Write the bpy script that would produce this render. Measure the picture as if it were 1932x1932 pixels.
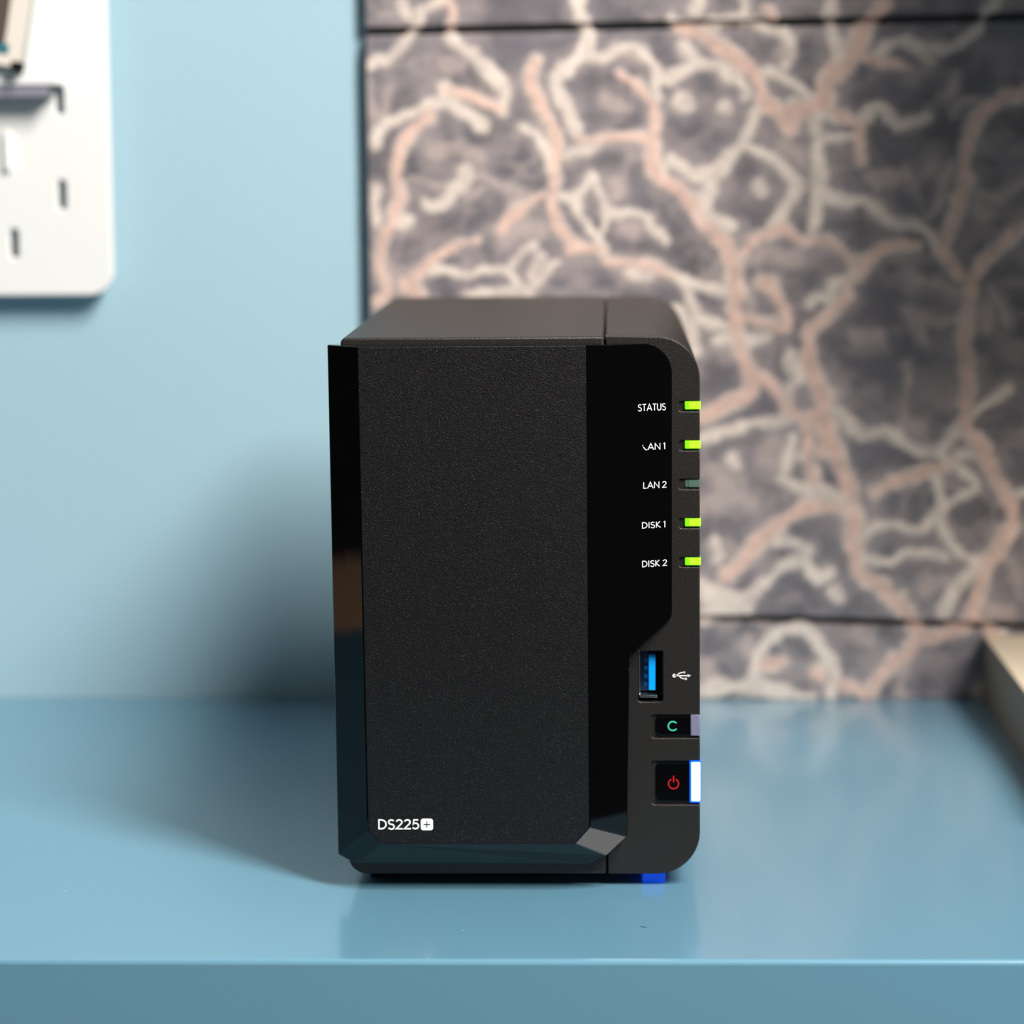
import bpy, bmesh, math, random
import numpy as np
from mathutils import Vector, Matrix, noise
random.seed(7)
MM = 0.001
scene = bpy.context.scene
col = scene.collection
for o in list(bpy.data.objects):
    bpy.data.objects.remove(o)

# ------------------------------------------------------------ camera, world, lights, exposure
cam_d = bpy.data.cameras.new('camera')
cam = bpy.data.objects.new('camera', cam_d)
col.objects.link(cam)
scene.camera = cam
CAM = Vector((27.457, -890.085, 228.468)) * MM
YAW, PITCH, ROLL, FPX = 0.0334647, 0.1273664, -0.0084398, 5675.65
f_ = Vector((-math.sin(YAW) * math.cos(PITCH), math.cos(YAW) * math.cos(PITCH), -math.sin(PITCH)))
r_ = Vector((math.cos(YAW), math.sin(YAW), 0))
u_ = r_.cross(f_)
r2 = r_ * math.cos(ROLL) + u_ * math.sin(ROLL)
u2 = u_ * math.cos(ROLL) - r_ * math.sin(ROLL)
rot = Matrix((r2, u2, -f_)).transposed().to_4x4()
cam.matrix_world = Matrix.Translation(CAM) @ rot
cam_d.sensor_width = 36
cam_d.sensor_fit = 'HORIZONTAL'
cam_d.lens = FPX / 1932 * 36
cam_d.clip_start = 0.02
cam_d.clip_end = 30
cam_d.dof.use_dof = True
cam_d.dof.focus_distance = 0.882
cam_d.dof.aperture_fstop = 9.0

scene.view_settings.view_transform = 'Standard'
scene.view_settings.look = 'None'
scene.view_settings.gamma = 1
scene.view_settings.use_curve_mapping = False
scene.view_settings.exposure = 0.0

world = bpy.data.worlds.new('room_light')
scene.world = world
world.use_nodes = True
wb = world.node_tree.nodes['Background']
wb.inputs['Color'].default_value = (0.85, 0.95, 1.0, 1)
wb.inputs['Strength'].default_value = 0.028

def area(name, loc, target, sx, sy, power, colour, spread=180):
    l = bpy.data.lights.new(name, 'AREA')
    l.shape = 'RECTANGLE'; l.size = sx; l.size_y = sy; l.energy = power; l.color = colour
    l.spread = math.radians(spread)
    o = bpy.data.objects.new(name, l)
    col.objects.link(o)
    o.location = Vector(loc) * MM
    o.rotation_euler = (Vector(target) * MM - o.location).to_track_quat('-Z', 'Y').to_euler()
    return o
area('key_lamp', (626, -732, 1159), (0, 160, 110), 0.28, 0.75, 47, (1.0, 0.95, 0.89))
area('overhead_fill', (-250, -500, 1900), (-100, 0, 0), 0.7, 0.7, 0.3, (0.95, 0.97, 1.0))  # weak fill added overhead to lift the shadows, no fixture there
area('front_fill', (-160, -2700, 700), (-20, 298, 200), 0.6, 0.6, 2.4, (0.86, 0.93, 1.0))  # frontal fill added behind the camera, no window modelled

# ------------------------------------------------------------ materials
def rgb(h, k=1.0):
    h = h.lstrip('#')
    c = [int(h[i:i + 2], 16) / 255 for i in (0, 2, 4)]
    return tuple(((v / 12.92) if v <= .04045 else ((v + .055) / 1.055) ** 2.4) * k for v in c) + (1,)

def mat(name, colour, rough=.5, spec=.5, emit=None, estr=0, metal=0, grain=0, gscale=1500, gdist=.0002, coat=0,
        transmission=0, vary=0, vscale=20):
    m = bpy.data.materials.new(name)
    m.use_nodes = True
    nt = m.node_tree
    b = nt.nodes['Principled BSDF']
    b.inputs['Base Color'].default_value = colour
    b.inputs['Roughness'].default_value = rough
    b.inputs['Specular IOR Level'].default_value = spec
    b.inputs['Metallic'].default_value = metal
    b.inputs['Coat Weight'].default_value = coat
    b.inputs['Coat Roughness'].default_value = .16
    b.inputs['Transmission Weight'].default_value = transmission
    if emit:
        b.inputs['Emission Color'].default_value = emit
        b.inputs['Emission Strength'].default_value = estr
    tc = nt.nodes.new('ShaderNodeTexCoord')
    if vary:
        n = nt.nodes.new('ShaderNodeTexNoise'); n.inputs['Scale'].default_value = vscale; n.inputs['Detail'].default_value = 4
        nt.links.new(tc.outputs['Object'], n.inputs['Vector'])
        mx = nt.nodes.new('ShaderNodeMix'); mx.data_type = 'RGBA'
        mx.inputs['A'].default_value = tuple(c * (1 - vary) for c in colour[:3]) + (1,)
        mx.inputs['B'].default_value = tuple(min(1, c * (1 + vary)) for c in colour[:3]) + (1,)
        nt.links.new(n.outputs['Fac'], mx.inputs['Factor'])
        nt.links.new(mx.outputs['Result'], b.inputs['Base Color'])
    if grain:
        n = nt.nodes.new('ShaderNodeTexNoise'); n.inputs['Scale'].default_value = gscale
        n.inputs['Detail'].default_value = 2; n.inputs['Roughness'].default_value = .6
        nt.links.new(tc.outputs['Object'], n.inputs['Vector'])
        bp = nt.nodes.new('ShaderNodeBump'); bp.inputs['Strength'].default_value = grain
        bp.inputs['Distance'].default_value = gdist
        nt.links.new(n.outputs['Fac'], bp.inputs['Height'])
        nt.links.new(bp.outputs['Normal'], b.inputs['Normal'])
    return m

M = {}
M['blue_wall'] = mat('blue_wall_paint', (0.38, 0.57, 0.66, 1), .34, .5, grain=.08, gscale=60, gdist=.001, vary=.02, vscale=3)
M['blue_desk'] = mat('blue_desk_lacquer', (0.130, 0.300, 0.415, 1), .34, .30, coat=.75, grain=.03, gscale=60, gdist=.0006, vary=.02, vscale=8)
M['shell'] = mat('textured_black_plastic', (0.0125, 0.0104, 0.0092, 1), .42, .44, grain=.9, gscale=2500, gdist=.00015)
M['cover'] = mat('grained_black_cover', (0.0055, 0.0053, 0.0058, 1), .36, .28, grain=1.0, gscale=3200, gdist=.00021)
M['gloss'] = mat('piano_black_plastic', (0.0012, 0.0012, 0.0014, 1), .04, .46)
M['cap'] = mat('button_black_plastic', (0.0015, 0.0015, 0.002, 1), .12, .5)
M['dark'] = mat('seam_black', (0.004, 0.004, 0.004, 1), .8, .2)
M['rubber'] = mat('foot_rubber', (0.008, 0.008, 0.008, 1), .8, .2)
M['bluefoot'] = mat('blue_foot_film_glow', (0.0, 0.075, 0.80, 1), .35, .4, emit=(0.0, 0.09, 1, 1), estr=.35)  # foot film given an added glow, not a light source
M['print'] = mat('white_print', (0.92, 0.92, 0.92, 1), .5, .3)
M['label'] = mat('label_print', (0.88, 0.94, 0.95, 1), .5, .3)
M['teal'] = mat('teal_print', (0.06, 0.70, 0.42, 1), .5, .3)
M['red'] = mat('red_print', (0.75, 0.008, 0.02, 1), .5, .3)
M['led'] = mat('green_led_lens', (0.3, 0.8, 0.02, 1), .4, .4, emit=(0.36, 1.0, 0.01, 1), estr=.80)
M['led_end'] = mat('green_led_lens_end', (0.15, 0.6, 0.01, 1), .4, .4, emit=(0.20, 0.80, 0.0, 1), estr=.72)
M['led_off'] = mat('unlit_led_lens', (0.075, 0.125, 0.10, 1), .3, .5)
M['bar_off'] = mat('unlit_lens_bar', (0.20, 0.20, 0.30, 1), .3, .5)
M['bar_core'] = mat('lit_power_core', (0.8, 0.9, 1, 1), .4, .3, emit=(0.36, 0.62, 1, 1), estr=2.3)
M['bar_rim'] = mat('lit_power_rim', (0.0, 0.1, 0.8, 1), .4, .3, emit=(0.0, 0.10, 1, 1), estr=1.5)
M['usb_blue'] = mat('usb_tongue_blue', (0.0, 0.38, 1.0, 1), .35, .5)
M['usb_dark'] = mat('usb_inner_blue', (0.0, 0.045, 0.16, 1), .3, .6)
M['metal'] = mat('usb_steel', (0.62, 0.64, 0.60, 1), .25, .5, metal=1)
M['pegwhite'] = mat('white_board_lacquer', (0.85, 0.85, 0.835, 1), .4, .4, vary=.015, vscale=10)
M['white'] = mat('white_plastic', (0.90, 0.88, 0.89, 1), .35, .4)
M['lavender'] = mat('grey_strip', (0.24, 0.24, 0.30, 1), .5, .4)
M['cream'] = mat('cream_card', (0.80, 0.73, 0.66, 1), .6, .3)
M['card_edge'] = mat('pale_green_card_edge', (0.42, 0.46, 0.40, 1), .6, .3)
M['brownpic'] = mat('brown_print', (0.10, 0.075, 0.06, 1), .4, .4, vary=.3, vscale=60)
M['tealpic'] = mat('teal_edge', (0.03, 0.17, 0.22, 1), .4, .4)
M['lit_wood'] = mat('pale_wood_lit', (0.80, 0.66, 0.50, 1), .6, .3, vary=.06, vscale=25)  # pale wood, coloured as the lit top
M['shaded_wood'] = mat('pale_wood_shaded', (0.30, 0.24, 0.19, 1), .6, .3, vary=.10, vscale=25)  # same wood with the sides' shade mixed into its colour
M['wood'] = mat('brown_wood', (0.85, 0.50, 0.31, 1), .5, .4, vary=.2, vscale=8)
M['darkwood'] = mat('dark_brown_wood', (0.09, 0.05, 0.035, 1), .5, .4, vary=.2, vscale=8)
M['floor'] = mat('floor_wood', (0.10, 0.06, 0.035, 1), .5, .4, vary=.2, vscale=4)

# vein painting shown through a colour attribute computed from the vein paths
def vein_mat():
    m = bpy.data.materials.new('cracked_vein_paint'); m.use_nodes = True
    nt = m.node_tree; b = nt.nodes['Principled BSDF']
    a = nt.nodes.new('ShaderNodeVertexColor'); a.layer_name = 'paint'
    nt.links.new(a.outputs['Color'], b.inputs['Base Color'])
    b.inputs['Roughness'].default_value = .32
    b.inputs['Specular IOR Level'].default_value = .6
    tc = nt.nodes.new('ShaderNodeTexCoord'); n = nt.nodes.new('ShaderNodeTexNoise')
    n.inputs['Scale'].default_value = 350; nt.links.new(tc.outputs['Object'], n.inputs['Vector'])
    bp = nt.nodes.new('ShaderNodeBump'); bp.inputs['Strength'].default_value = .3; bp.inputs['Distance'].default_value = .0005
    nt.links.new(n.outputs['Fac'], bp.inputs['Height']); nt.links.new(bp.outputs['Normal'], b.inputs['Normal'])
    return m
M['vein'] = vein_mat()

# desk lacquer: a few dust specks
def desk_dust(m):
    nt = m.node_tree; b = nt.nodes['Principled BSDF']
    tc = nt.nodes.new('ShaderNodeTexCoord')
    v = nt.nodes.new('ShaderNodeTexVoronoi'); v.inputs['Scale'].default_value = 130
    nt.links.new(tc.outputs['Object'], v.inputs['Vector'])
    s = nt.nodes.new('ShaderNodeSeparateColor'); nt.links.new(v.outputs['Color'], s.inputs['Color'])
    r = nt.nodes.new('ShaderNodeMath'); r.operation = 'MULTIPLY'; r.inputs[1].default_value = .14
    nt.links.new(s.outputs['Red'], r.inputs[0])
    r1 = nt.nodes.new('ShaderNodeMath'); r1.operation = 'SUBTRACT'; r1.inputs[1].default_value = .10
    nt.links.new(r.outputs[0], r1.inputs[0])
    l = nt.nodes.new('ShaderNodeMath'); l.operation = 'LESS_THAN'
    nt.links.new(v.outputs['Distance'], l.inputs[0]); nt.links.new(r1.outputs[0], l.inputs[1])
    src = b.inputs['Base Color'].links[0].from_socket
    mx = nt.nodes.new('ShaderNodeMix'); mx.data_type = 'RGBA'; mx.inputs['B'].default_value = (.55, .72, .78, 1)
    nt.links.new(l.outputs[0], mx.inputs['Factor']); nt.links.new(src, mx.inputs['A'])
    nt.links.new(mx.outputs['Result'], b.inputs['Base Color'])
desk_dust(M['blue_desk'])

# ------------------------------------------------------------ helpers (millimetres in, metres out)
def link(name, me, m, parent=None, loc=None):
    o = bpy.data.objects.new(name, me)
    col.objects.link(o)
    if m is not None:
        me.materials.append(m)
    if parent: o.parent = parent
    if loc: o.location = Vector(loc) * MM
    return o

def tag(o, label=None, cat=None, group=None, kind=None):
    if label: o['label'] = label
    if cat: o['category'] = cat
    if group: o['group'] = group
    if kind: o['kind'] = kind
    return o

def thing(name, label, cat, loc=(0, 0, 0), group=None):
    o = bpy.data.objects.new(name, None); col.objects.link(o)
    o.location = Vector(loc) * MM; o.empty_display_size = .01
    return tag(o, label, cat, group)

def soften(me, deg):
    """smooth the rounded rims, keep the flat faces flat"""
    for p in me.polygons: p.use_smooth = True
    me.set_sharp_from_angle(angle=math.radians(deg))
    for p in me.polygons:
        n = p.normal
        if max(abs(n.x), abs(n.y), abs(n.z)) > .9995: p.use_smooth = False

def mesh(name, verts, faces, m, parent=None, bevel=0, segs=2, smooth=False, loc=None, angle=30):
    me = bpy.data.meshes.new(name)
    me.from_pydata([tuple(c * MM for c in v) for v in verts], [], faces)
    me.update()
    bm = bmesh.new(); bm.from_mesh(me)
    bmesh.ops.recalc_face_normals(bm, faces=bm.faces)
    if bevel:
        es = [e for e in bm.edges if len(e.link_faces) == 2 and e.calc_face_angle(0) > math.radians(angle)]
        bmesh.ops.bevel(bm, geom=es, offset=bevel * MM, segments=segs, affect='EDGES', profile=.5, clamp_overlap=True)
    bm.to_mesh(me); bm.free()
    if smooth:
        soften(me, 35)
    return link(name, me, m, parent, loc)

def box(name, a, b, m, parent=None, bevel=0, segs=2, loc=None):
    x0, y0, z0 = a; x1, y1, z1 = b
    v = [(x0, y0, z0), (x1, y0, z0), (x1, y1, z0), (x0, y1, z0), (x0, y0, z1), (x1, y0, z1), (x1, y1, z1), (x0, y1, z1)]
    f = [(0, 3, 2, 1), (4, 5, 6, 7), (0, 1, 5, 4), (1, 2, 6, 5), (2, 3, 7, 6), (3, 0, 4, 7)]
    return mesh(name, v, f, m, parent, bevel, segs, smooth=bool(bevel), loc=loc)

def rounded(pts, radii, n=8):
    """round the corners of a closed 2D polygon"""
    out = []
    N = len(pts)
    if not isinstance(radii, (list, tuple)): radii = [radii] * N
    for i in range(N):
        p0, p, p1 = Vector(pts[i - 1]), Vector(pts[i]), Vector(pts[(i + 1) % N])
        r = radii[i]
        if r <= 0:
            out.append((p.x, p.y)); continue
        a = (p0 - p); b = (p1 - p)
        la, lb = a.length, b.length
        a.normalize(); b.normalize()
        ang = math.acos(max(-1, min(1, a.dot(b))))
        if ang > 3.1: out.append((p.x, p.y)); continue
        t = min(r / math.tan(ang / 2), la * .49, lb * .49)
        rr = t * math.tan(ang / 2)
        c = p + (a + b).normalized() * (rr / math.sin(ang / 2))
        s = p + a * t - c; e = p + b * t - c
        a0 = math.atan2(s.y, s.x); a1 = math.atan2(e.y, e.x)
        d = (a1 - a0 + math.pi) % (2 * math.pi) - math.pi
        for k in range(n + 1):
            q = a0 + d * k / n
            out.append((c.x + rr * math.cos(q), c.y + rr * math.sin(q)))
    return out

def plate(name, outer, holes, y0, y1, m, parent=None, bevel=.25, res=2, loc=None):
    """flat plate in the XZ plane from depth y0 to y1 with real holes"""
    cu = bpy.data.curves.new(name, 'CURVE'); cu.dimensions = '2D'; cu.fill_mode = 'BOTH'
    for ring in [outer] + list(holes):
        sp = cu.splines.new('POLY'); sp.points.add(len(ring) - 1)
        for p, c in zip(sp.points, ring): p.co = (c[0] * MM, c[1] * MM, 0, 1)
        sp.use_cyclic_u = True
    cu.extrude = ((y1 - y0) / 2 - bevel) * MM
    cu.bevel_depth = bevel * MM; cu.bevel_resolution = res; cu.offset = -bevel * MM
    tmp = bpy.data.objects.new('tmp', cu); col.objects.link(tmp)
    bpy.context.view_layer.update()
    dg = bpy.context.evaluated_depsgraph_get()
    me = bpy.data.meshes.new_from_object(tmp.evaluated_get(dg), depsgraph=dg)
    bpy.data.objects.remove(tmp); bpy.data.curves.remove(cu)
    mid = (y0 + y1) / 2 * MM
    n = len(me.vertices); co = np.empty(n * 3); me.vertices.foreach_get('co', co); co = co.reshape(-1, 3)
    co = np.stack([co[:, 0], mid - co[:, 2], co[:, 1]], 1)
    me.vertices.foreach_set('co', co.ravel()); me.materials.clear(); me.name = name; me.update()
    bm = bmesh.new(); bm.from_mesh(me)
    bmesh.ops.remove_doubles(bm, verts=bm.verts, dist=1e-6)
    bmesh.ops.recalc_face_normals(bm, faces=bm.faces)
    bm.to_mesh(me); bm.free()
    soften(me, 32)
    return link(name, me, m, parent, loc)

def prism(name, outline, y0, y1, m, parent=None, bevel=.6, segs=3, extra=()):
    """outline in XZ extruded along Y, end rims bevelled; extra = boxes joined in"""
    n = len(outline)
    v = [(x, y0, z) for x, z in outline] + [(x, y1, z) for x, z in outline]
    f = [tuple(range(n)), tuple(range(2 * n - 1, n - 1, -1))]
    f += [(i, (i + 1) % n, n + (i + 1) % n, n + i) for i in range(n)]
    me = bpy.data.meshes.new(name); me.from_pydata([tuple(c * MM for c in p) for p in v], [], f); me.update()
    bm = bmesh.new(); bm.from_mesh(me)
    bmesh.ops.recalc_face_normals(bm, faces=bm.faces)
    if bevel:
        es = [e for e in bm.edges if e.calc_face_angle(0) > math.radians(60)]
        bmesh.ops.bevel(bm, geom=es, offset=bevel * MM, segments=segs, affect='EDGES', profile=.5, clamp_overlap=True)
    for a, b in extra:
        mt = Matrix.Translation(Vector([(a[i] + b[i]) / 2 for i in range(3)]) * MM) @ Matrix.Diagonal([(b[i] - a[i]) * MM for i in range(3)] + [1])
        bmesh.ops.create_cube(bm, size=1, matrix=mt)
    bm.to_mesh(me); bm.free()
    soften(me, 32)
    return link(name, me, m, parent)

# ---- printed lettering made of real flat strokes -------------------------------------
def arc(cx, cy, rx, ry, a0, a1, n=12):
    return [(cx + rx * math.cos(math.radians(a0 + (a1 - a0) * k / n)), cy + ry * math.sin(math.radians(a0 + (a1 - a0) * k / n))) for k in range(n + 1)]
G = {
 'S': (.50, [arc(.26, .75, .20, .20, 30, 180, 8) + arc(.26, .75, .20, .25, 180, 270, 5)[1:-1] + arc(.24, .25, .23, .26, 85, -90, 9) + arc(.24, .23, .22, .20, -90, -155, 4)[1:]]),
 'T': (.50, [[(0, .96), (.50, .96)], [(.25, .96), (.25, 0)]]),
 'A': (.68, [[(0, 0), (.34, .98), (.68, 0)], [(.14, .32), (.54, .32)]]),
 'U': (.56, [[(.04, 1), (.04, .30)] + arc(.28, .28, .24, .26, 180, 360, 10) + [(.52, 1)]]),
 'L': (.40, [[(.04, 1), (.04, .04), (.40, .04)]]),
 'l': (.40, [[(-.04, .80), (-.04, .62)], [(.02, .50), (.14, .24), (.30, .04), (.44, .04)]]),
 'N': (.64, [[(.04, 0), (.04, .97), (.60, .03), (.60, 1)]]),
 '1': (.22, [[(.0, .82), (.14, .96), (.14, 0)]]),
 '2': (.52, [arc(.26, .73, .21, .23, 170, 0, 9) + [(.44, .58), (.03, .04), (.52, .04)]]),
 '5': (.52, [[(.47, .96), (.14, .96), (.09, .52)] + arc(.25, .33, .24, .29, 115, -150, 12)]),
 'D': (.62, [[(.04, .5), (.04, .96), (.20, .96)] + arc(.20, .50, .38, .46, 90, -90, 12)[1:] + [(.04, .04), (.04, .5)]]),
 'I': (.10, [[(.05, 1), (.05, 0)]]),
 'K': (.52, [[(.04, 1), (.04, 0)], [(.46, 1), (.06, .50), (.52, 0)]]),
}
def ribbon(bm, pts, w):
    pts = [Vector(p) for p in pts]; n = len(pts); closed = (pts[0] - pts[-1]).length < 1e-6
    if closed: pts = pts[:-1]; n -= 1
    rows = []
    for i in range(n):
        a = pts[i - 1] if (i > 0 or closed) else None
        b = pts[(i + 1) % n] if (i < n - 1 or closed) else None
        d0 = (pts[i] - a).normalized() if a is not None else None
        d1 = (b - pts[i]).normalized() if b is not None else None
        if d0 is None: d0 = d1
        if d1 is None: d1 = d0
        n0 = Vector((-d0.y, d0.x)); n1 = Vector((-d1.y, d1.x)); m = (n0 + n1)
        if m.length < 1e-4: m = n0
        m.normalize(); k = min(1 / max(.35, m.dot(n1)), 2.2)
        rows.append((bm.verts.new((pts[i] + m * w / 2 * k).to_3d()), bm.verts.new((pts[i] - m * w / 2 * k).to_3d())))
    for i in range(n if closed else n - 1):
        r, s = rows[i], rows[(i + 1) % n]
        bm.faces.new((r[0], r[1], s[1], s[0]))

def disc(bm, c, r, n=16):
    bm.faces.new([bm.verts.new((c[0] + r * math.cos(2 * math.pi * k / n), c[1] + r * math.sin(2 * math.pi * k / n), 0)) for k in range(n)])

def finish_print(name, bm, fy, m, parent, thick=.05):
    """lift 2D print (x,z in mm held in x,y) onto the surface y = fy(x) and give it a hair of thickness"""
    bmesh.ops.recalc_face_normals(bm, faces=bm.faces)
    g = bmesh.ops.extrude_face_region(bm, geom=list(bm.faces))
    new = set(e for e in g['geom'] if isinstance(e, bmesh.types.BMVert))
    for v in bm.verts:
        x, z = v.co.x, v.co.y
        y = fy(x) - (thick if v in new else -.01)
        v.co = Vector((x * MM, y * MM, z * MM))
    bmesh.ops.recalc_face_normals(bm, faces=bm.faces)
    me = bpy.data.meshes.new(name); bm.to_mesh(me); bm.free()
    return link(name, me, m, parent)

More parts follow.
